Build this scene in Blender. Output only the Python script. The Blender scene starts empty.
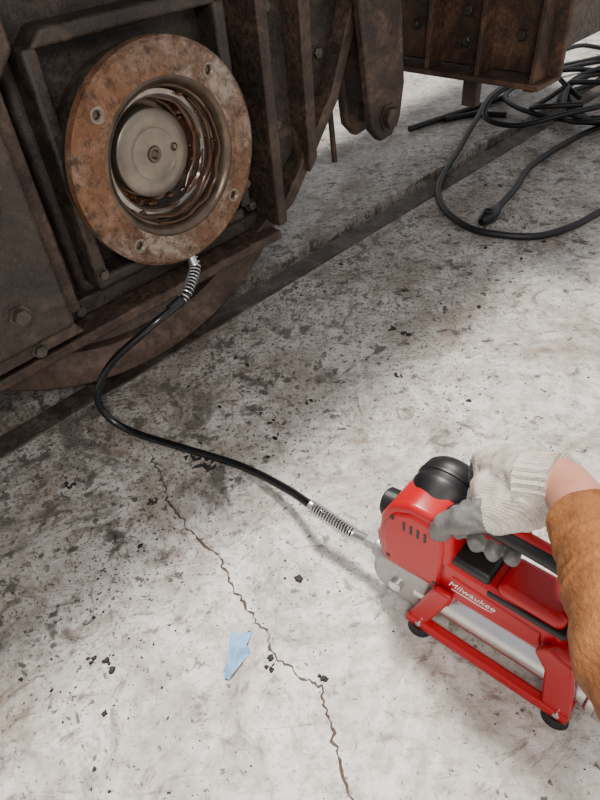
import bpy, bmesh, math, random
from mathutils import Vector, Matrix, noise
random.seed(7)
PSI=math.radians(42.05)
S=Vector((math.cos(PSI),math.sin(PSI),0)); N=Vector((math.sin(PSI),-math.cos(PSI),0))
sc=bpy.context.scene

# ---------------------------------------------------------------- materials
def mat(name):
    m=bpy.data.materials.new(name); m.use_nodes=True
    nt=m.node_tree; b=nt.nodes['Principled BSDF']; return m,nt,b
def ramp(nt,src,stops):
    r=nt.nodes.new('ShaderNodeValToRGB'); e=r.color_ramp.elements
    while len(e)<len(stops): e.new(.5)
    for i,(p,c) in enumerate(stops):
        e[i].position=p; e[i].color=(c,c,c,1) if isinstance(c,(int,float)) else (*c,1)
    nt.links.new(src,r.inputs[0]); return r.outputs[0]
def coords(nt,scale=(1,1,1),rot=(0,0,0),src='Object'):
    tc=nt.nodes.new('ShaderNodeTexCoord'); mp=nt.nodes.new('ShaderNodeMapping')
    mp.inputs['Scale'].default_value=scale; mp.inputs['Rotation'].default_value=rot
    nt.links.new(tc.outputs[src],mp.inputs[0]); return mp.outputs[0]
def ntex(nt,co,scale,detail=6,rough=.6,dist=0):
    n=nt.nodes.new('ShaderNodeTexNoise'); n.inputs['Scale'].default_value=scale; n.inputs['Detail'].default_value=detail
    n.inputs['Roughness'].default_value=rough; n.inputs['Distortion'].default_value=dist
    nt.links.new(co,n.inputs['Vector']); return n.outputs[0]
def mix(nt,fac,a,b,mode='MIX'):
    m=nt.nodes.new('ShaderNodeMix'); m.data_type='RGBA'; m.blend_type=mode
    for sock,v in ((m.inputs[0],fac),(m.inputs[6],a),(m.inputs[7],b)):
        if isinstance(v,(int,float)): sock.default_value=v
        elif isinstance(v,tuple): sock.default_value=(*v,1)
        else: nt.links.new(v,sock)
    return m.outputs[2]
def math_(nt,op,a,b=0):
    m=nt.nodes.new('ShaderNodeMath'); m.operation=op
    for s_,v in ((m.inputs[0],a),(m.inputs[1],b)):
        if isinstance(v,(int,float)): s_.default_value=v
        else: nt.links.new(v,s_)
    return m.outputs[0]
def mrange(nt,src,a,b,c,d):
    n=nt.nodes.new('ShaderNodeMapRange'); nt.links.new(src,n.inputs[0])
    for i,v in enumerate((a,b,c,d)): n.inputs[i+1].default_value=v
    return n.outputs[0]
def bump(nt,b,h,strength=.3,dist=.01):
    u=nt.nodes.new('ShaderNodeBump'); u.inputs['Strength'].default_value=strength; u.inputs['Distance'].default_value=dist
    nt.links.new(h,u.inputs['Height']); nt.links.new(u.outputs[0],b.inputs['Normal'])
def simple(name,col,rough=.5,metal=0,var=.25,scale=30,bmp=0,spec=.5,coat=0):
    m,nt,b=mat(name); co=coords(nt)
    n=ntex(nt,co,scale,5,.6)
    c=ramp(nt,n,[(.3,tuple(x*(1-var) for x in col)),(.7,tuple(min(1,x*(1+var)) for x in col))])
    nt.links.new(c,b.inputs['Base Color']); b.inputs['Roughness'].default_value=rough; b.inputs['Metallic'].default_value=metal
    b.inputs['Specular IOR Level'].default_value=spec; b.inputs['Coat Weight'].default_value=coat
    if bmp: bump(nt,b,n,bmp,.004)
    return m
def grime(name,cols,rough=(.4,.8),scale=6,metal=0,bmp=.4,spec=.5):
    m,nt,b=mat(name); co=coords(nt)
    n=ntex(nt,co,scale,8,.68,.8); f=ntex(nt,co,scale*8,6,.75); g=ntex(nt,co,scale*28,3,.6)
    k=len(cols); c=ramp(nt,n,[(.34+.32*i/(k-1),cols[i]) for i in range(k)])
    c2=mix(nt,ramp(nt,f,[(.42,.0),(.62,.75)]),c,cols[0])
    c2=mix(nt,ramp(nt,g,[(.60,0),(.70,.55)]),c2,cols[-1])
    nt.links.new(c2,b.inputs['Base Color'])
    nt.links.new(ramp(nt,f,[(.35,rough[1]),(.65,rough[0])]),b.inputs['Roughness'])
    b.inputs['Metallic'].default_value=metal; b.inputs['Specular IOR Level'].default_value=spec
    bump(nt,b,math_(nt,'ADD',n,math_(nt,'MULTIPLY',f,.5)),bmp,.008)
    return m
M_frame=grime('grimy_frame',[(.013,.010,.0085),(.034,.024,.018),(.085,.06,.045)],(.30,.7),6,0,.8)
M_frame2=grime('grimy_frame_brown',[(.020,.013,.010),(.058,.036,.025),(.13,.085,.06)],(.32,.75),9,.1,.8)
M_wheel=grime('rusty_wheel',[(.06,.040,.030),(.15,.10,.075),(.25,.185,.145)],(.35,.65),5,.15)
M_orange=grime('rust_beam_steel',[(.018,.012,.010),(.075,.038,.022),(.17,.085,.045)],(.45,.85),10,.15,.8)
M_rail=grime('rusty_rail',[(.03,.022,.017),(.09,.068,.055),(.19,.165,.14)],(.35,.7),11,.3)
def rust_flange():
    m,nt,b=mat('rusted_flange'); co=coords(nt)
    n=ntex(nt,co,8,10,.76,.7); f=ntex(nt,co,46,7,.78); g=ntex(nt,co,3.0,4,.6,.5); h=ntex(nt,co,130,4,.7)
    c=ramp(nt,n,[(.33,(.05,.024,.014)),(.45,(.15,.078,.045)),(.53,(.23,.15,.105)),(.60,(.38,.31,.26)),(.70,(.18,.09,.05))])
    c=mix(nt,ramp(nt,g,[(.50,0),(.62,.6)]),c,(.25,.10,.036))
    c=mix(nt,ramp(nt,f,[(.48,0),(.62,.8)]),c,(.042,.024,.016))
    c=mix(nt,ramp(nt,h,[(.60,0),(.72,.55)]),c,(.38,.30,.24))
    nt.links.new(c,b.inputs['Base Color']); b.inputs['Metallic'].default_value=.2
    nt.links.new(ramp(nt,f,[(.35,.38),(.7,.8)]),b.inputs['Roughness'])
    bump(nt,b,math_(nt,'SUBTRACT',math_(nt,'MULTIPLY',n,.6),f),.9,.007); return m
M_rust=rust_flange()
M_machined=simple('machined_steel',(.30,.27,.24),.25,.85,.35,22,.1)
M_disc=simple('axle_face_steel',(.24,.205,.17),.34,.55,.35,12,.15)
M_machdark=simple('oily_steel',(.12,.088,.065),.28,.7,.5,20,.2)
M_grease=simple('brown_grease',(.060,.024,.009),.15,0,.5,30,.2,.6)
M_silver=simple('zinc_steel',(.70,.69,.68),.26,.9,.1,20)
M_cast=simple('cast_aluminium',(.42,.41,.40),.42,.7,.15,60,.1)
M_red=simple('red_plastic',(.50,.0025,.009),.32,0,.06,10,0,.45,.1)
M_black=simple('black_rubber',(.009,.009,.010),.42,0,.3,60,.1)
M_hose=simple('black_hose',(.008,.008,.009),.20,0,.2,40,0,.6)
M_cable=simple('black_cable',(.009,.009,.010),.45,0,.3,40,0)
M_bolt=simple('dirty_bolt',(.07,.06,.05),.38,.5,.5,40,.3)
M_boltrim=simple('rubbed_steel',(.22,.18,.14),.4,.6,.4,60,.2)
M_white=simple('white_print',(.85,.85,.85),.5,0,.02,5)
M_skin=simple('skin',(.50,.22,.15),.5,0,.15,40,.1)
M_debris=simple('dirt_chips',(.02,.016,.013),.7,0,.5,60,.2)
M_crack=simple('crack_dirt',(.09,.06,.042),.9,0,.5,60)
M_tissue=simple('blue_paper',(.26,.48,.75),.8,0,.15,40,.2)
def glove_mat():
    m,nt,b=mat('white_knit'); co=coords(nt)
    w=nt.nodes.new('ShaderNodeTexWave'); w.inputs['Scale'].default_value=130; w.inputs['Distortion'].default_value=1.2; w.bands_direction='Y'
    nt.links.new(co,w.inputs[0])
    w2=nt.nodes.new('ShaderNodeTexWave'); w2.inputs['Scale'].default_value=90; w2.inputs['Distortion'].default_value=1; w2.bands_direction='X'
    nt.links.new(co,w2.inputs[0])
    n=ntex(nt,co,22,6,.65)
    c=ramp(nt,n,[(.33,(.40,.32,.24)),(.48,(.64,.57,.49)),(.7,(.78,.73,.66))])
    h=math_(nt,'MULTIPLY',w.outputs[1],w2.outputs[1])
    c=mix(nt,math_(nt,'MULTIPLY',h,.35),c,(.38,.32,.26))
    nt.links.new(c,b.inputs['Base Color']); b.inputs['Roughness'].default_value=.9
    bump(nt,b,h,.6,.0018); return m
M_knit=glove_mat()
M_palm=simple('grey_rubber_coating',(.17,.165,.16),.5,0,.3,60,.4)
def sleeve_mat():
    m,nt,b=mat('tan_work_jacket'); co=coords(nt)
    n=ntex(nt,co,16,7,.65); f=ntex(nt,co,170,3,.6)
    c=ramp(nt,n,[(.3,(.17,.055,.013)),(.55,(.31,.115,.030)),(.75,(.43,.185,.065))])
    nt.links.new(c,b.inputs['Base Color']); b.inputs['Roughness'].default_value=.85
    bump(nt,b,math_(nt,'ADD',n,math_(nt,'MULTIPLY',f,.4)),.8,.008); return m
M_sleeve=sleeve_mat()

def floor_mat():
    m,nt,b=mat('worn_white_concrete'); co=coords(nt)
    med=ntex(nt,co,4.6,9,.72,.8); fine=ntex(nt,co,30,8,.74); tiny=ntex(nt,co,130,4,.7)
    base=ramp(nt,med,[(.32,(.30,.265,.22)),(.43,(.50,.465,.415)),(.54,(.71,.68,.64)),(.8,(.80,.78,.75))])
    base=mix(nt,ramp(nt,fine,[(.38,.7),(.55,0)]),base,(.31,.265,.215))
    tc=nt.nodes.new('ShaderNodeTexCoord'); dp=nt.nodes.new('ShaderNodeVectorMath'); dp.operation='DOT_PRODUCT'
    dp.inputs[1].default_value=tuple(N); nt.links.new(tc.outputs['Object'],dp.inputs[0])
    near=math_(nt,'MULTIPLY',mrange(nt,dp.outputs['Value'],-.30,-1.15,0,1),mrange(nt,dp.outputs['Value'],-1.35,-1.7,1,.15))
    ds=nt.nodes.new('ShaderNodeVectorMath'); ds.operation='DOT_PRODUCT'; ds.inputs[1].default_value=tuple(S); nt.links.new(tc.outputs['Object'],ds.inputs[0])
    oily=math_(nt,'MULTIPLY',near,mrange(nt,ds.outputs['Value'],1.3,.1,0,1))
    for scl,d,th,amt,col,kk in ((2.4,1.6,.53,.60,(.25,.185,.125),.03),(7.5,3.0,.555,.80,(.14,.09,.052),.03),(15,2.0,.59,.75,(.10,.065,.04),.03),(5,4.5,.60,.85,(.075,.05,.033),.03),(3.5,1.2,.60,.85,(.055,.043,.033),.12)):
        st=ntex(nt,co,scl,8,.72,d)
        st=math_(nt,'ADD',st,math_(nt,'MULTIPLY',oily if kk>.1 else near,kk))
        base=mix(nt,ramp(nt,st,[(th,0),(th+.10,amt)]),base,col)
    for i,(rz,th) in enumerate(((.9,.61),(-.9,.61),(2.0,.62))):
        cs=coords(nt,(5,70,1),(0,0,rz)); s_=ntex(nt,cs,1.5,4,.55,1.2)
        cm=coords(nt,(1,1,1),(0,0,rz+3*i)); mk=ramp(nt,ntex(nt,cm,2.6+i*.5,4,.6,.5),[(.54,0),(.62,.6)])
        base=mix(nt,math_(nt,'MULTIPLY',ramp(nt,s_,[(th,0),(th+.05,1)]),mk),base,(.17,.125,.085))
    for scl,th,amt in ((26,.685,.9),(64,.675,.9),(11,.69,.85),(130,.66,.8)):
        f=ntex(nt,co,scl,4,.62,.3)
        f=math_(nt,'ADD',f,math_(nt,'MULTIPLY',near,.085))
        base=mix(nt,ramp(nt,f,[(th-.03,0),(th+.02,amt)]),base,(.03,.023,.017))
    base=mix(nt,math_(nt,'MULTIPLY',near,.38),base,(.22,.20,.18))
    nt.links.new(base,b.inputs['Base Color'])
    nt.links.new(ramp(nt,med,[(.3,.60),(.7,.34)]),b.inputs['Roughness'])
    b.inputs['Specular IOR Level'].default_value=.4
    bump(nt,b,math_(nt,'ADD',med,math_(nt,'MULTIPLY',tiny,.3)),.3,.004)
    return m
M_floor=floor_mat()

# ---------------------------------------------------------------- builders
def link(o,parent=None):
    sc.collection.objects.link(o)
    if parent: o.parent=parent
    return o
def empty(name,loc=(0,0,0),rotz=0):
    o=bpy.data.objects.new(name,None); o.location=loc; o.rotation_euler=(0,0,rotz); return link(o)
def obj(name,bm,m,parent=None,smooth=True,bevel=0,seg=2):
    bmesh.ops.recalc_face_normals(bm,faces=bm.faces)
    me=bpy.data.meshes.new(name); bm.to_mesh(me); bm.free()
    for x in (m if isinstance(m,list) else [m]): me.materials.append(x)
    o=bpy.data.objects.new(name,me); link(o,parent)
    if smooth:
        for p in me.polygons: p.use_smooth=True
        try: me.set_sharp_from_angle(angle=math.radians(38))
        except Exception: pass
    if bevel:
        b=o.modifiers.new('bevel','BEVEL'); b.width=bevel; b.segments=seg; b.limit_method='ANGLE'
    return o
def add_box(bm,x0,x1,y0,y1,z0,z1):
    r=bmesh.ops.create_cube(bm,size=1)
    for v in r['verts']:
        v.co=Vector(((x0+x1)/2+v.co.x*(x1-x0),(y0+y1)/2+v.co.y*(y1-y0),(z0+z1)/2+v.co.z*(z1-z0)))
    return r['verts']
def box(name,x0,x1,y0,y1,z0,z1,m,parent=None,bevel=.004,seg=2):
    bm=bmesh.new(); add_box(bm,x0,x1,y0,y1,z0,z1); return obj(name,bm,m,parent,True,bevel,seg)
def prism(name,pts,y0,y1,m,parent=None,bevel=.004,seg=2):
    bm=bmesh.new(); a=[bm.verts.new((x,y0,z)) for x,z in pts]; b=[bm.verts.new((x,y1,z)) for x,z in pts]
    bm.faces.new(a); bm.faces.new(b[::-1]); k=len(pts)
    for i in range(k): bm.faces.new((a[i],a[(i+1)%k],b[(i+1)%k],b[i]))
    return obj(name,bm,m,parent,True,bevel,seg)
def add_lathe(bm,prof,cen,axis,seg=48,closed=False,sq=(1,1)):
    axis=Vector(axis).normalized(); q=axis.to_track_quat('Z','Y').to_matrix(); cen=Vector(cen)
    rings=[]
    for r,h in prof:
        if r<1e-6: rings.append([bm.verts.new(cen+q@Vector((0,0,h)))])
        else: rings.append([bm.verts.new(cen+q@Vector((r*sq[0]*math.cos(2*math.pi*i/seg),r*sq[1]*math.sin(2*math.pi*i/seg),h))) for i in range(seg)])
    pr=list(zip(rings,rings[1:]))
    if closed: pr.append((rings[-1],rings[0]))
    for A,B in pr:
        for i in range(seg):
            j=(i+1)%seg
            if len(A)==1 and len(B)==1: continue
            if len(A)==1: bm.faces.new((A[0],B[j],B[i]))
            elif len(B)==1: bm.faces.new((A[i],A[j],B[0]))
            else: bm.faces.new((A[i],A[j],B[j],B[i]))
def lathe(name,prof,cen,axis,m,parent=None,seg=48,closed=False,bevel=0,sq=(1,1)):
    bm=bmesh.new(); add_lathe(bm,prof,cen,axis,seg,closed,sq); return obj(name,bm,m,parent,True,bevel)
def cyl(name,a,b,r,m,parent=None,seg=32,bv=.15,r2=None):
    a=Vector(a);b=Vector(b);L=(b-a).length; r2=r if r2 is None else r2; c=min(r,r2)*bv
    return lathe(name,[(0,0),(r-c,0),(r,c),(r2,L-c),(r2-c,L),(0,L)],a,b-a,m,parent,seg)
def hexbolt(name,p,axis,r,h,m,parent):
    return lathe(name,[(0,0),(r*1.35,0),(r*1.35,h*.2),(r,h*.22),(r,h*.92),(r*.9,h),(0,h)],p,axis,m,parent,6)
def catmull(pts,n=10):
    P=[Vector(p) for p in pts]; P=[P[0]*2-P[1]]+P+[P[-1]*2-P[-2]]; out=[]
    for i in range(1,len(P)-2):
        for k in range(n):
            t=k/n; a,b,c,d=P[i-1:i+3]
            out.append(.5*((2*b)+(c-a)*t+(2*a-5*b+4*c-d)*t*t+(3*b-a-3*c+d)*t**3))
    out.append(P[-2]); return out
def add_tube(bm,path,rad,seg=14):
    k=len(path); up=None; rings=[]
    for i,p in enumerate(path):
        t=(path[min(i+1,k-1)]-path[max(i-1,0)]).normalized()
        if up is None: up=t.orthogonal().normalized()
        up=(up-t*up.dot(t)).normalized(); sd=t.cross(up)
        ring=[]
        for j in range(seg):
            a=2*math.pi*j/seg; r=rad(i/(k-1),a) if callable(rad) else rad
            ring.append(bm.verts.new(p+(up*math.cos(a)+sd*math.sin(a))*r))
        rings.append(ring)
    for A,B in zip(rings,rings[1:]):
        for j in range(seg): bm.faces.new((A[j],A[(j+1)%seg],B[(j+1)%seg],B[j]))
    bm.faces.new(rings[0][::-1]); bm.faces.new(rings[-1])
def tube(name,pts,rad,m,parent=None,seg=14,n=10,smooth_path=True):
    bm=bmesh.new(); add_tube(bm,catmull(pts,n) if smooth_path else [Vector(p) for p in pts],rad,seg); return obj(name,bm,m,parent)
def spring(name,path,r,wire,turns,m,parent=None):
    P=catmull(path,12); k=len(P); L=[0]
    for a,b in zip(P,P[1:]): L.append(L[-1]+(b-a).length)
    up=None; pts=[]; steps=turns*14; fr=[]
    for i,p in enumerate(P):
        t=(P[min(i+1,k-1)]-P[max(i-1,0)]).normalized()
        if up is None: up=t.orthogonal().normalized()
        up=(up-t*up.dot(t)).normalized(); fr.append((p,up.copy(),t.cross(up)))
    for q in range(steps+1):
        d=L[-1]*q/steps; i=0
        while i<k-2 and L[i+1]<d: i+=1
        f=(d-L[i])/max(1e-9,L[i+1]-L[i]); p=fr[i][0].lerp(fr[i+1][0],f); u=fr[i][1].lerp(fr[i+1][1],f); s_=fr[i][2].lerp(fr[i+1][2],f)
        a=2*math.pi*q/14; pts.append(p+(u*math.cos(a)+s_*math.sin(a))*r)
    bm=bmesh.new(); add_tube(bm,pts,wire,6); return obj(name,bm,m,parent)

# ---------------------------------------------------------------- floor
R0,R1,R2=1.235,1.315,1.37
def w(s,mn,z): return S*s-N*mn+Vector((0,0,z))
def slab(bm,s0,s1,m0,m1,z0,z1):
    for v in add_box(bm,s0,s1,m0,m1,z0,z1): v.co=w(v.co.x,v.co.y,v.co.z)
bm=bmesh.new()
slab(bm,-7,9,-5,R0,-.12,0); slab(bm,-7,9,R2,9,-.12,0); slab(bm,-7,9,R0-.01,R2+.01,-.16,-.12)
floor=obj('floor',bm,M_floor,None,False)
bm=bmesh.new(); slab(bm,-6.9,8.9,R0+.003,R1,-.12,.001)
rail=obj('embedded_rail',bm,M_rail,None,True,.006)

crk=[(-.354,1.011),(-.33,.95),(-.307,.885),(-.29,.83),(-.245,.77),(-.194,.707),(-.17,.65),(-.136,.594),(-.105,.545),(-.085,.50),(-.047,.451),(-.015,.437),(-.006,.39),(-.0,.34),(.014,.276),(.03,.20),(.02,.1)]
def ribbon(bm,pts,wd,jit,sub=9,seed=0):
    random.seed(seed); P=[]
    for a,b in zip(pts,pts[1:]):
        for k in range(sub):
            t=k/sub; P.append(Vector((a[0]+(b[0]-a[0])*t,a[1]+(b[1]-a[1])*t,0)))
    P.append(Vector((*pts[-1],0)))
    off=0; Q=[]
    for i,p in enumerate(P):
        off=off*.6+random.uniform(-jit,jit); t=(P[min(i+1,len(P)-1)]-P[max(0,i-1)]).normalized(); Q.append(p+Vector((-t.y,t.x,0))*off)
    prev=None
    for i,p in enumerate(Q):
        t=(Q[min(i+1,len(Q)-1)]-Q[max(0,i-1)]).normalized(); nn=Vector((-t.y,t.x,0))
        e=min(1,i/6,(len(Q)-1-i)/6)
        wdt=wd*random.uniform(.25,1.6)*(.15+.85*e)
        a=p+nn*wdt; b=p-nn*wdt; a.z=b.z=.0006
        a,b=bm.verts.new(a),bm.verts.new(b)
        if prev: bm.faces.new((prev[0],prev[1],b,a))
        prev=(a,b)
bm=bmesh.new(); ribbon(bm,crk,.0019,.0045,10,3)
ribbon(bm,[(-.354,1.011),(-.40,1.06),(-.42,1.12)],.0009,.003,9,6)
obj('floor_crack',bm,M_crack,None,False)
random.seed(11); CV=[];CF=[]
def chip(x,y,r,h):
    k=random.randint(5,8); a0=random.random()*6; el=random.uniform(.35,1); base=len(CV); tops=[]
    for i in range(k):
        a=a0+2*math.pi*i/k; rr=r*random.uniform(.5,1.2)
        px,py=rr*math.cos(a),rr*el*math.sin(a); c,s_=math.cos(a0),math.sin(a0)
        px,py=px*c-py*s_,px*s_+py*c
        CV.append((x+px,y+py,.0003)); tops.append((x+px*.7,y+py*.7,h*random.uniform(.6,1.2)))
    CV.extend(tops)
    CF.append(tuple(base+k+i for i in range(k)))
    for i in range(k): j=(i+1)%k; CF.append((base+i,base+j,base+k+j,base+k+i))
cnt=0
while cnt<3600:
    s_=random.uniform(-.6,2.2); mn=1.22-abs(random.gauss(0,.38))
    if mn<-.1 : continue
    p=w(s_,mn,0); x,y=p.x,p.y
    cl=noise.noise(Vector((x*4,y*4,1)))+.6*noise.noise(Vector((x*11,y*11,7)))
    if random.random()>.30+1.2*cl: continue
    r=random.choice([.0011,.0014,.002,.0024,.003]) if random.random()<.975 else random.uniform(.004,.010)
    chip(x,y,r,r*.4); cnt+=1
for x,y,r in [(-.235,.955,.022),(-.21,.94,.014),(-.26,.97,.012),(-.10,.487,.012),(-.092,.475,.009),(-.012,.452,.010),(.30,1.35,.016),(.27,1.38,.012),(.02,1.12,.01),(-.52,.93,.014),(-.33,.86,.01),(-.40,.52,.009),(-.37,.51,.012),(.25,1.18,.012)]:
    for k in range(5): chip(x+random.uniform(-r,r)*.8,y+random.uniform(-r,r)*.8,r*random.uniform(.35,.8),.003)
me=bpy.data.meshes.new('floor_debris'); me.from_pydata(CV,[],CF); me.materials.append(M_debris)
link(bpy.data.objects.new('floor_debris',me))
bm=bmesh.new()
out=[(-.160,.548),(-.146,.540),(-.124,.542),(-.133,.515),(-.126,.508),(-.142,.487),(-.162,.462),(-.170,.466),(-.165,.50)]
vs=[bm.verts.new((x,y,.004+random.uniform(0,.006))) for x,y in out]; c=bm.verts.new((-.148,.508,.016))
for i in range(len(vs)): bm.faces.new((vs[i],vs[(i+1)%len(vs)],c))
bmesh.ops.subdivide_edges(bm,edges=bm.edges[:],cuts=3,use_grid_fill=True)
for v in bm.verts: v.co.z=max(.0015,v.co.z*.7+.009*noise.noise(v.co*70))
obj('blue_paper_scrap',bm,M_tissue,None,True)

# ---------------------------------------------------------------- locomotive bogie  local: x=s, y=-n, z
loco=empty('locomotive_bogie',(0,0,0),PSI)
CS,CZ=.692,.557
FY=1.066
prof=[(.146,0),(.208,0),(.2155,.006),(.216,.026),(.210,.032),(.16,.034),(.146,.034)]
fl=lathe('flange_ring',prof,(CS,FY,CZ),(0,1,0),M_rust,loco,96,True)
bm=bmesh.new()
for k in range(4):
    a=math.radians(48)+k*math.pi/2
    add_lathe(bm,[(0,-.01),(.0115,-.01),(.0115,.05),(0,.05)],(CS+.182*math.cos(a),FY,CZ+.182*math.sin(a)),(0,1,0),20)
me=bpy.data.meshes.new('cut'); bmesh.ops.recalc_face_normals(bm,faces=bm.faces); bm.to_mesh(me); bm.free(); cut=bpy.data.objects.new('cut',me); link(cut); cut.parent=loco
md=fl.modifiers.new('b','BOOLEAN'); md.object=cut; md.operation='DIFFERENCE'; md.solver='EXACT'
bpy.context.view_layer.update(); dg=bpy.context.evaluated_depsgraph_get()
nm=bpy.data.meshes.new_from_object(fl.evaluated_get(dg)); fl.modifiers.clear(); fl.data=nm; bpy.data.objects.remove(cut)
for k in range(4):
    a=math.radians(48)+k*math.pi/2; c=(CS+.182*math.cos(a),FY,CZ+.182*math.sin(a))
    lathe('hole_bush_%d'%k,[(.0075,.002),(.0105,-.0015),(.015,-.0015),(.0158,.001),(.0155,.003),(.0115,.006),(.0075,.006)],c,(0,1,0),M_boltrim,loco,20,True)
    lathe('stud_%d'%k,[(0,.008),(.0125,.008),(.0125,.03),(0,.03)],c,(0,1,0),M_machdark,loco,16)
lathe('bore_lip',[(.152,.0),(.147,-.002),(.142,.001),(.136,.008),(.134,.02),(.130,.022),(.130,.034),(.16,.034)],(CS,FY,CZ),(0,1,0),M_machdark,loco,96)
pr=[(.130,.030)]
for i in range(4):
    y0=.034+i*.012; pr+=[(.130,y0),(.1275,y0+.003),(.1275,y0+.008),(.130,y0+.011)]
pr+=[(.130,.10),(.080,.102)]
lathe('bore_thread',pr,(CS,FY,CZ),(0,1,0),M_machdark,loco,96)
lathe('bearing_ring',[(.127,.12),(.127,.052),(.123,.046),(.114,.046),(.109,.052),(.107,.12)],(CS,FY,CZ),(0,1,0),M_machined,loco,96)
lathe('seal_ring',[(.107,.115),(.107,.088),(.096,.086),(.093,.115)],(CS,FY,CZ),(0,1,0),M_machdark,loco,96)
lathe('axle_end',[(.0,.072),(.010,.072),(.013,.066),(.017,.0615),(.022,.061),(.050,.0625),(.052,.061),(.080,.061),(.086,.065),(.087,.115)],(CS-.002,FY,CZ+.0),(0,1,0),M_disc,loco,64)
lathe('axle_centre',[(0,.064),(.006,.064),(.010,.0595),(.015,.0595),(.018,.064)],(CS-.002,FY-.001,CZ),(0,1,0),M_machdark,loco,24)
lathe('axle_tap',[(0,.062),(.0045,.062),(.0065,.0595),(.0085,.0615)],(CS-.002+.050,FY-.0005,CZ),(0,1,0),M_grease,loco,16)
def arc(a0,a1,r,y,rr,seed,nseg=70):
    pts=[]
    for i in range(nseg+1):
        a=math.radians(a0+(a1-a0)*i/nseg); q=r+.005*noise.noise(Vector((i*.12,seed,0)))
        pts.append(Vector((CS+q*math.cos(a),FY+y+.005*noise.noise(Vector((i*.12,seed,5))),CZ+q*math.sin(a))))
    bm=bmesh.new(); add_tube(bm,pts,lambda t,an:rr*(.2+.8*math.sin(math.pi*min(1,max(0,t)))**.5)*(1+.5*noise.noise(Vector((t*6,an*.4,seed)))),10)
    return bm
for i,(a0,a1,r,y,rr) in enumerate([(-140,45,.124,.040,.0065),(-115,30,.130,.018,.0045),(-120,55,.114,.054,.007),(-190,70,.099,.090,.009),(-65,85,.107,.068,.007)]):
    obj('grease_smear_%d'%i,arc(a0,a1,r,y,rr,i*3.1),M_grease,loco)
random.seed(21)
bm=bmesh.new()
for i in range(30):
    a=math.radians(random.uniform(-140,60)); r=random.uniform(.096,.128); y=.085-(r-.096)*1.5+random.uniform(-.006,.002); q=random.uniform(.003,.007)
    add_lathe(bm,[(0,-q),(q*.7,-q*.7),(q,0),(q*.7,q*.7),(0,q)],(CS+r*math.cos(a),FY+y,CZ+r*math.sin(a)),(random.random(),1,random.random()),12,False,(1.5,.8))
obj('grease_blobs',bm,M_grease,loco)
lathe('axlebox_boss',[(.205,.034),(.205,.07),(.19,.075),(.19,.16),(.10,.16),(.10,.125),(.13,.12),(.13,.034)],(CS,FY,CZ),(0,1,0),M_frame,loco,64,True)
prism('axlebox_body',[(.47,.30),(.93,.30),(.96,.36),(.96,.80),(.90,.93),(.52,.93),(.46,.86)],1.187,1.24,M_frame,loco,.016,3)
for nm_,p in (('axlebox_rib_bottom',[(.50,.335),(.90,.335),(.90,.362),(.50,.362)]),('axlebox_rib_left',[(.485,.335),(.515,.335),(.515,.79),(.485,.79)]),('axlebox_rib_right',[(.895,.36),(.925,.36),(.925,.79),(.895,.79)]),('axlebox_rib_top',[(.50,.785),(.91,.785),(.88,.815),(.53,.815)])):
    prism(nm_,p,1.125,1.195,M_frame,loco,.008,3)
prism('side_frame',[(-.9,.25),(.94,.25),(1.08,.30),(1.27,.51),(1.37,.72),(1.40,1.0),(-.9,1.0)],1.215,1.255,M_frame2,loco,.006)
box('bottom_flange',-.9,.99,1.10,1.23,.25,.275,M_frame2,loco,.005)
box('bottom_beam',-.9,.97,1.165,1.22,.275,.315,M_frame,loco,.005)
prism('left_pedestal',[(-.9,.337),(.384,.337),(.384,.715),(.345,.76),(.345,.96),(-.9,.96)],1.05,1.20,M_frame,loco,.010,3)
prism('left_pedestal_foot',[(-.9,.31),(.40,.31),(.384,.337),(-.9,.337)],1.06,1.18,M_frame2,loco,.004)
prism('pedestal_liner',[(.384,.32),(.43,.32),(.43,.95),(.384,.95)],1.12,1.2,M_frame2,loco,.004)
prism('pedestal_web',[(-.2,.55),(.30,.55),(.33,.60),(.33,.90),(-.2,.90)],1.035,1.052,M_frame,loco,.006)
prism('pedestal_gusset',[(.345,.76),(.384,.72),(.46,.80),(.46,.93),(.345,.93)],1.09,1.20,M_frame2,loco,.006)
box('right_rib_a',.985,1.015,1.10,1.22,.285,.98,M_frame2,loco,.004)
prism('right_rib_b',[(1.13,.37),(1.16,.40),(1.17,.98),(1.13,.98)],1.12,1.22,M_frame2,loco,.004)
prism('rib_web',[(1.015,.32),(1.13,.42),(1.13,.98),(1.015,.98)],1.175,1.217,M_frame,loco,.004)
prism('rib_web_b',[(1.16,.43),(1.24,.51),(1.33,.72),(1.36,.98),(1.16,.98)],1.185,1.217,M_frame,loco,.004)
prism('frame_edge_strip',[(.94,.25),(1.08,.30),(1.27,.51),(1.37,.72),(1.34,.73),(1.245,.53),(1.06,.325),(.94,.275)],1.14,1.22,M_frame2,loco,.004)
for nm_,y0,y1 in (('brake_hanger',1.10,1.13),('brake_hanger_rear',1.19,1.22)):
    prism(nm_,[(1.30,.80),(1.47,.80),(1.50,.50),(1.485,.42),(1.45,.375),(1.40,.37),(1.36,.41),(1.345,.52)],y0,y1,M_frame2,loco,.008)
cyl('hanger_pin',(1.425,1.08,.43),(1.425,1.25,.43),.024,M_bolt,loco)
hexbolt('hanger_nut',(1.425,1.10,.43),(0,-1,0),.028,.022,M_frame2,loco)
tube('hanger_rod',[(1.30,1.2,.47),(1.295,1.19,.40),(1.30,1.19,.33)],.008,M_orange,loco)
box('top_beam',-.9,1.42,1.06,1.24,.94,1.0,M_frame,loco,.006)
box('deck_plate',-2.5,3.6,1.05,2.3,.965,1.0,M_frame,loco,.004)
box('body_sill',-2.5,3.6,1.24,2.25,1.0,1.36,M_frame2,loco,.01)
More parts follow.
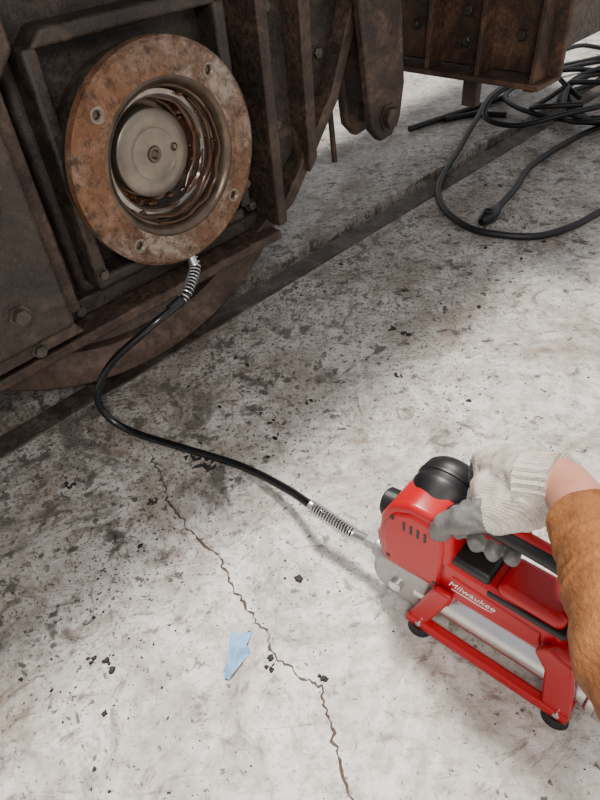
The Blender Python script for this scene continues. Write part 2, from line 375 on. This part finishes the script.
for i,(s_,y_,z_,r_) in enumerate([(.29,1.05,.41,.016),(.05,1.05,.41,.016),(.29,1.05,.66,.014),(1.07,1.175,.50,.013),(1.07,1.175,.75,.013),(.95,1.165,.34,.012),(.44,1.165,.295,.013),(.75,1.165,.295,.013),(.30,1.06,.322,.012),(1.24,1.185,.62,.013),(.55,1.185,.86,.012),(.85,1.185,.86,.012),(.50,1.125,.37,.011),(.91,1.125,.42,.011)]):
    hexbolt('frame_bolt_%d'%i,(s_,y_,z_),(0,-1,0),r_,r_*1.1,M_bolt,loco)
tube('brake_pipe',[(.40,1.10,1.0),(.42,1.10,.90),(.415,1.11,.84),(.40,1.13,.80)],.010,M_frame2,loco)
WR=.66; WS=.655
lathe('road_wheel',[(.0,.03),(.12,.03),(.13,.05),(.30,.075),(.52,.06),(.565,.035),(.57,.012),(.62,.0),(WR-.008,.0),(WR-.001,.008),(WR-.001,.08),(WR+.03,.09),(WR+.03,.105),(WR-.02,.12),(.48,.11),(.46,.09),(.3,.09),(0,.09)],(WS,1.257,WR),(0,1,0),M_wheel,loco,144)
cyl('axle',(WS,1.34,WR),(WS,2.55,WR),.085,M_frame,loco)
lathe('far_wheel',[(0,0),(WR,0),(WR,.13),(0,.13)],(WS,2.12,WR),(0,1,0),M_wheel,loco,96)
box('underframe',-.9,1.30,1.45,2.10,.42,.96,M_frame,loco,.01)
box('bolster',-.9,-.25,1.26,1.45,.30,.96,M_frame,loco,.01)

beam=empty('rusty_drawbar_beam',(0,0,0),PSI)
box('beam_face',1.88,1.90,.84,1.42,.45,.96,M_orange,beam,.006)
box('beam_bottom_flange',1.80,1.94,.86,1.42,.430,.446,M_orange,beam,.004)
box('beam_web',1.90,2.35,.88,1.39,.50,.96,M_frame2,beam,.01)
box('beam_lug',1.88,1.91,1.10,1.155,.33,.44,M_frame2,beam,.006)
for i,y_ in enumerate((.88,1.06,1.24)): prism('beam_gusset_%d'%i,[(1.805,.446),(1.885,.446),(1.885,.96),(1.845,.96)],y_,y_+.014,M_orange,beam,.003)
box('beam_post',2.1,2.14,1.02,1.06,.33,.52,M_frame2,beam,.006)
for i,(y_,z_) in enumerate([(.97,.55),(.97,.75),(1.34,.55),(1.15,.60),(1.15,.52)]): hexbolt('beam_bolt_%d'%i,(1.88,y_,z_),(-1,0,0),.014,.014,M_bolt,beam)

# ---------------------------------------------------------------- cables
cab=empty('power_cable'); z=.014
tube('cable_run_a',[(2.4,3.9,z),(1.838,3.675,z),(1.40,3.48,z+.01),(1.08,3.13,.052),(.92,2.86,.03),(.78,2.60,z),(.617,2.274,z),(.575,2.08,z),(.60,1.93,z),(.66,1.84,z),(.80,1.78,z),(.94,1.82,z),(1.07,1.903,z),(1.45,2.15,z),(2.0,2.3,z)],.0115,M_cable,cab,12,10)
tube('cable_run_b',[(.745,1.99,.018),(.86,2.14,.018),(.98,2.325,z),(1.17,2.50,z),(1.397,2.658,z),(1.9,2.9,z),(2.5,3.0,z)],.0115,M_cable,cab,12,10)
bm=bmesh.new(); add_tube(bm,catmull([(.665,1.90,.02),(.69,1.925,.022),(.72,1.955,.022),(.755,2.0,.02)],8),lambda t,a:.012+.013*math.sin(math.pi*min(1,t*1.05))**.7,16)
obj('cable_plug',bm,M_black,cab)
lathe('plug_ring',[(.010,-.002),(.017,-.002),(.017,.004),(.010,.004)],(.693,1.925,.045),(0,0,1),M_black,cab,20,True)
random.seed(5)
for k in range(7):
    cx,cy=1.66+random.uniform(-.16,.12),3.02+random.uniform(-.14,.12); rx,ry=random.uniform(.34,.60),random.uniform(.24,.44); ph=random.uniform(0,6)
    pts=[]
    for i in range(15):
        a=ph+i*.46; pts.append((cx+rx*math.cos(a)*(1+.08*math.sin(3*a+k)),cy+ry*math.sin(a)+.12*math.cos(a),.034+.02*k*abs(math.sin(a*1.3+k))))
    tube('cable_coil_%d'%k,pts,.011,M_cable,cab,10,6)
bar=empty('steel_pry_bar')
tube('bar',[(.62,2.87,.014),(.90,3.03,.014),(1.16,3.18,.014)],.013,M_black,bar,10,4)
tube('bar_foot',[(.80,2.95,.012),(.95,2.98,.012),(1.08,2.93,.012)],.012,M_black,bar,10,6)

# ---------------------------------------------------------------- grease gun
GA=math.atan2(.698,-.716); GO=(.281,.465,0)
gun=empty('grease_gun',GO,GA)
Mg=Matrix.Translation(GO)@Matrix.Rotation(GA,4,'Z')
def G(p): return Mg@Vector(p)
def gbox(name,x0,x1,y0,y1,z0,z1,m,bv=.006,seg=3): return box(name,x0,x1,y0,y1,z0,z1,m,gun,bv,seg)
BZ=.066
lathe('barrel',[(0,0),(.030,0),(.034,.004),(.034,.285),(.038,.288),(.0395,.291),(.0395,.352),(.036,.356),(.012,.358),(.012,.372),(0,.372)],(.150,0,BZ),(-1,0,0),M_silver,gun,56)
lathe('barrel_collar',[(.0395,.0),(.0412,.002),(.0412,.012),(.0395,.014)],(-.150,0,BZ),(-1,0,0),M_cast,gun,56)
prism('pump_casting',[(.115,.022),(.195,.022),(.224,.036),(.232,.060),(.230,.105),(.215,.125),(.115,.125)],-.030,.032,M_cast,gun,.012,3)
cyl('pump_boss',(.19,0,.083),(.243,0,.083),.018,M_cast,gun)
cyl('pump_side_port',(.180,.0,.062),(.180,.040,.062),.012,M_silver,gun)
prism('head_shell',[(.088,.118),(.200,.112),(.214,.124),(.218,.180),(.214,.225),(.196,.264),(.165,.283),(.125,.283),(.092,.266),(.088,.225)],-.036,.034,M_red,gun,.016,5)
prism('head_rim',[(.100,.130),(.195,.124),(.206,.135),(.209,.180),(.205,.220),(.188,.254),(.162,.270),(.128,.270),(.102,.254),(.100,.225)],-.037,.0375,M_red,gun,.008,3)
prism('head_front_plate',[(.200,.125),(.222,.130),(.226,.165),(.216,.19),(.200,.20)],-.028,.028,M_red,gun,.010,3)
ax=Vector((.02,-1,.24)).normalized()
lathe('motor_cap',[(0,-.03),(.048,-.03),(.054,-.004),(.0555,.004),(.0555,.010),(.054,.013),(.054,.034),(.051,.046),(.044,.054),(.034,.057),(.031,.054),(0,.053)],(.146,-.034,.240),ax,M_black,gun,64)
lathe('cap_rib',[(.054,.020),(.0560,.0215),(.0560,.026),(.054,.028)],(.146,-.034,.240),ax,M_black,gun,64,True)
cyl('front_knob',(.192,-.006,.216),(.228,-.004,.212),.024,M_black,gun)
cyl('front_knob_face',(.2275,-.004,.212),(.2305,-.004,.2116),.015,M_black,gun)
for i in range(4): gbox('vent_slot_%d'%i,.130+i*.012,.1355+i*.012,.034,.0382,.225,.246,M_black,.001,1)
for i,(x_,z_) in enumerate([(.195,.140),(.110,.140),(.190,.240)]): cyl('head_screw_%d'%i,(x_,.034,z_),(x_,.0385,z_),.004,M_black,gun,12)
prism('body_shell',[(.115,.120),(-.075,.122),(-.085,.135),(-.085,.18),(-.07,.195),(.115,.205)],-.034,.034,M_red,gun,.010,3)
prism('body_side_panel',[(.090,.126),(-.050,.130),(-.060,.140),(-.055,.172),(.085,.182)],-.0365,.0365,M_red,gun,.005,3)
gbox('trigger_base',.030,.095,-.030,.030,.192,.216,M_black,.007)
gbox('rear_panel',-.078,.020,-.033,.033,.190,.219,M_red,.011)
gbox('rear_panel_trim',-.085,.03,-.036,.036,.183,.195,M_black,.003)
HZ=.290
tube('handle_grip',[(.110,-.004,.225),(.110,-.002,.260),(.096,0,HZ-.006),(.06,0,HZ),(0,0,HZ),(-.05,0,HZ-.004),(-.075,0,HZ-.02),(-.083,0,.225),(-.08,0,.19)],lambda t,a:.0165+.002*math.cos(2*a),M_black,gun,18,8)
tube('handle_red_inlay',[(.09,0,HZ+.007),(.06,0,HZ+.012),(0,0,HZ+.012),(-.06,0,HZ+.007)],.009,M_red,gun,12,8)
prism('trigger',[(.06,.243),(.095,.250),(.095,.278),(.03,.278),(.035,.264)],-.009,.009,M_red,gun,.003)
tx=bpy.data.curves.new('logo','FONT'); tx.body='Milwaukee'; tx.size=.0175; tx.shear=.3; tx.extrude=.0003; tx.align_x='CENTER'; tx.align_y='CENTER'
to=bpy.data.objects.new('logo_text',tx); to.data.materials.append(M_white); to.rotation_euler=(math.radians(90),0,math.radians(180)); to.location=(.050,.0370,.163); link(to,gun)
prism('logo_swash',[(.081,.1505),(.026,.1505),(.014,.1530),(.026,.1524),(.081,.1520)],.0365,.0371,M_white,gun,0)
for sy,nm_ in ((1,'near'),(-1,'far')):
    y0=.044*sy
    tube('rail_'+nm_,[(.145,y0,.022),(.10,y0,.020),(0,y0,.020),(-.09,y0,.020),(-.128,y0,.022)],lambda t,a:.0095+.0025*abs(math.cos(a*2)),M_red,gun,16,6)
    prism('front_hoop_'+nm_,[(.150,.012),(.116,.012),(.080,.118),(.075,.145),(.104,.145),(.114,.120)],y0-.006,y0+.006,M_red,gun,.004)
    prism('rear_hoop_'+nm_,[(-.088,.012),(-.130,.012),(-.120,.10),(-.108,.155),(-.07,.17),(-.055,.145),(-.075,.115)],y0-.006,y0+.006,M_red,gun,.004)
    for sx in (.122,-.112):
        lathe('foot_%s_%d'%(nm_,sx>0),[(0,0),(.014,0),(.016,.003),(.015,.010),(.011,.016),(0,.016)],(sx,y0+.003*sy,0),(0,0,1),M_black,gun,20,sq=(1.3,1))
        cyl('foot_screw_%s_%d'%(nm_,sx>0),(sx,y0+.006*sy,.026),(sx,y0+.012*sy,.026),.005,M_silver,gun)
gbox('front_cross',.078,.106,-.046,.046,.108,.124,M_red,.006)
gbox('rear_cross',-.116,-.070,-.047,.047,.110,.17,M_red,.010)
gbox('rear_low_cross',-.128,-.096,-.046,.046,.012,.024,M_red,.005)
gbox('battery',-.150,-.115,-.032,.032,.125,.185,M_red,.010)
gbox('battery_trim',-.158,-.146,-.029,.029,.130,.180,M_black,.004)

# hose
hose=empty('grease_hose')
H=[G((.238,0,.083)),G((.262,0,.079)),G((.291,0,.073)),G((.335,0,.074)),G((.383,0,.078))]
endp=w(.70,1.105,.345); pre=w(.695,1.075,.315)
pts=H+[Vector(p) for p in [(-.049,.822,.04),(-.144,.922,.0115),(-.269,.994,.0095),(-.391,1.061,.012),(-.446,1.088,.040),(-.460,1.098,.098),(-.412,1.114,.176),(-.303,1.124,.258),(-.225,1.19,.286)]]+[pre,endp]
tube('hose_tube',pts,.0085,M_hose,hose,16,14)
cyl('gun_coupler',H[0]-(H[1]-H[0])*.2,H[1],.0135,M_silver,hose,6)
cyl('gun_ferrule',H[1],H[2],.0108,M_silver,hose)
spring('gun_spring',[H[2],H[3],H[4]+(H[4]-H[3])*.15],.0115,.0017,17,M_silver,hose)
cyl('spring_end_sleeve',H[4]+(H[4]-H[3])*.02,H[4]+(H[4]-H[3])*.28,.0104,M_silver,hose)
spring('box_spring',[Vector((-.235,1.18,.283)),Vector((-.222,1.20,.292)),pre,endp],.0120,.0018,15,M_silver,hose)
cyl('box_ferrule',pre,endp+Vector((0,0,.03)),.0095,M_silver,hose)
cyl('hose_sleeve_end',Vector((-.262,1.155,.274)),Vector((-.235,1.18,.284)),.0110,M_black,hose)

# ---------------------------------------------------------------- gloved hand and arm
arm=empty('worker_arm',GO,GA)
caps=[]
UP=Vector((0,-.003,.009))
def cap(a,b,ra,rb,lab): caps.append((Vector(a)+UP,Vector(b)+UP,ra,rb,lab))
W=(.019,-.012,.384)
K={'index':[(.088,-.046,.342),(.110,-.068,.314),(.110,-.062,.276),(.100,-.022,.256),(.090,.020,.256)],
   'middle':[(.068,-.056,.352),(.086,-.080,.318),(.085,-.073,.272),(.076,-.026,.254),(.064,.023,.254)],
   'ring':[(.043,-.058,.353),(.057,-.083,.316),(.057,-.074,.270),(.048,-.026,.254),(.039,.023,.254)],
   'pinky':[(.016,-.054,.350),(.026,-.075,.310),(.025,-.066,.272),(.020,-.024,.256),(.014,.018,.256)]}
RR={'index':(.020,.0165,.0140,.0130,.0120),'middle':(.0205,.0165,.0140,.0130,.0122),'ring':(.020,.016,.0135,.0126,.0116),'pinky':(.019,.0145,.0124,.0114,.0106)}
for f,p in K.items():
    r=RR[f]
    cap(W,p[0],.035,r[0]+.003,'knit')
    for i in range(4): cap(p[i],p[i+1],r[i],r[i+1],'knit' if i==0 else 'palm')
cap((.016,-.050,.345),(.088,-.042,.336),.023,.022,'knit')
cap((.010,-.012,.360),(.058,-.010,.334),.039,.036,'knit')
cap((.05,-.022,.330),(.076,-.018,.324),.032,.025,'knit')
cap((.012,.004,.362),(.042,.022,.337),.034,.028,'knit')
cap((.042,.022,.337),(.074,.038,.318),.026,.021,'palm')
cap((.074,.038,.318),(.100,.042,.290),.021,.018,'palm')
cap((.100,.042,.290),(.112,.038,.256),.018,.0145,'palm')
cap((.04,.006,.310),(.080,.016,.300),.022,.020,'palm')
bm=bmesh.new()
for a,b,ra,rb,l in caps:
    L=(b-a).length; prof=[]
    for i in range(7):
        t=math.pi/2*i/6; prof.append((ra*math.sin(t),-ra*math.cos(t)))
    for i in range(7):
        t=math.pi/2*i/6; prof.append((rb*math.cos(t),L+rb*math.sin(t)))
    prof[0]=(0,-ra); prof[-1]=(0,L+rb)
    add_lathe(bm,prof,a,b-a,20)
gl=obj('glove',bm,[M_knit,M_palm],arm)
rm=gl.modifiers.new('r','REMESH'); rm.mode='VOXEL'; rm.voxel_size=.0023
sm=gl.modifiers.new('s','SMOOTH'); sm.iterations=6; sm.factor=.5
bpy.context.view_layer.update(); dg=bpy.context.evaluated_depsgraph_get()
nm=bpy.data.meshes.new_from_object(gl.evaluated_get(dg)); gl.modifiers.clear(); gl.data=nm
nm.materials.clear(); nm.materials.append(M_knit); nm.materials.append(M_palm)
def sd(p,c):
    a,b,ra,rb,l=c; ab=b-a; t=max(0,min(1,(p-a).dot(ab)/ab.length_squared)); return (p-(a+ab*t)).length-(ra+(rb-ra)*t)
for p in nm.polygons:
    q=p.center; best=min(caps,key=lambda c:sd(q,c)); p.material_index=1 if best[4]=='palm' else 0; p.use_smooth=True
nrm=[v.normal.copy() for v in nm.vertices]
for v,n_ in zip(nm.vertices,nrm):
    v.co+=n_*(.0030*noise.noise(v.co*42)+.0014*noise.noise(v.co*110))
Gi=Mg.inverted()
s0=Gi@Vector((.295,.3825,.4365)); s1=Gi@Vector((.287,.289,.452)); elbow=Gi@Vector((.276,.199,.47)); c0=Vector(W)+UP
c1=Vector((-.014,-.011,.401))+UP
tube('glove_cuff',[c0+(c0-c1)*.2,c0,c0.lerp(c1,.6),c1],lambda t,a:.039-.0035*math.sin(t*3.1)+.0011*math.cos(a*24),M_knit,arm,96,6)
tube('wrist',[c0,c1,s0,s1],.031,M_skin,arm,24,6)
sh=Gi@Vector((.50,-.12,.80))
sp=[s0.lerp(c1,.15),s0.lerp(s1,.5),s1,elbow,elbow.lerp(sh,.2),elbow.lerp(sh,.6),sh]
def sr(t,a):
    r=.042+.022*min(1,t*2.2)+.012*max(0,t-.5)
    if t<.025: r*=1.05
    return r*(1+.09*noise.noise(Vector((t*20,math.cos(a)*1.1,math.sin(a)*1.1)))+.06*noise.noise(Vector((t*46,math.cos(a)*1.7,math.sin(a)*1.7))))
tube('jacket_sleeve',sp,sr,M_sleeve,arm,72,20)

# ---------------------------------------------------------------- light, camera
wd=bpy.data.worlds.new('World'); sc.world=wd; wd.use_nodes=True
wd.node_tree.nodes['Background'].inputs[0].default_value=(.96,.96,1,1); wd.node_tree.nodes['Background'].inputs[1].default_value=.62
sd_=bpy.data.lights.new('sun','SUN'); sd_.energy=5.6; sd_.angle=math.radians(10); sd_.color=(1,.955,.90)
so=bpy.data.objects.new('sun',sd_); link(so)
tr=N*.36-S*.28-Vector((0,0,1)); so.rotation_euler=tr.to_track_quat('-Z','Y').to_euler(); so.location=(0,0,4)
ld=bpy.data.lights.new('flange_fill_light','AREA'); ld.energy=20; ld.size=.4; ld.color=(1,.94,.86)  # added fill light near the camera, brightens the flange in the vehicle's shade
lo=bpy.data.objects.new('flange_fill_light',ld); lo.location=(.1,-.5,1.6); lo.rotation_euler=(Vector((-.25,1.1,.45))-Vector(lo.location)).to_track_quat('-Z','Y').to_euler(); link(lo)

cd=bpy.data.cameras.new('camera'); cam=bpy.data.objects.new('camera',cd); link(cam)
cd.sensor_fit='VERTICAL'; cd.sensor_height=24; cd.lens=24*620/800; cd.clip_start=.02
th=math.radians(41.55); ro=math.radians(-6)
f=Vector((0,math.cos(th),-math.sin(th))); u=Vector((0,math.sin(th),math.cos(th))); r=Vector((1,0,0))
r2=r*math.cos(ro)+u*math.sin(ro); u2=u*math.cos(ro)-r*math.sin(ro)
m3=Matrix((r2,u2,-f)).transposed(); cam.matrix_world=Matrix.Translation((0,0,1))@m3.to_4x4()
sc.camera=cam
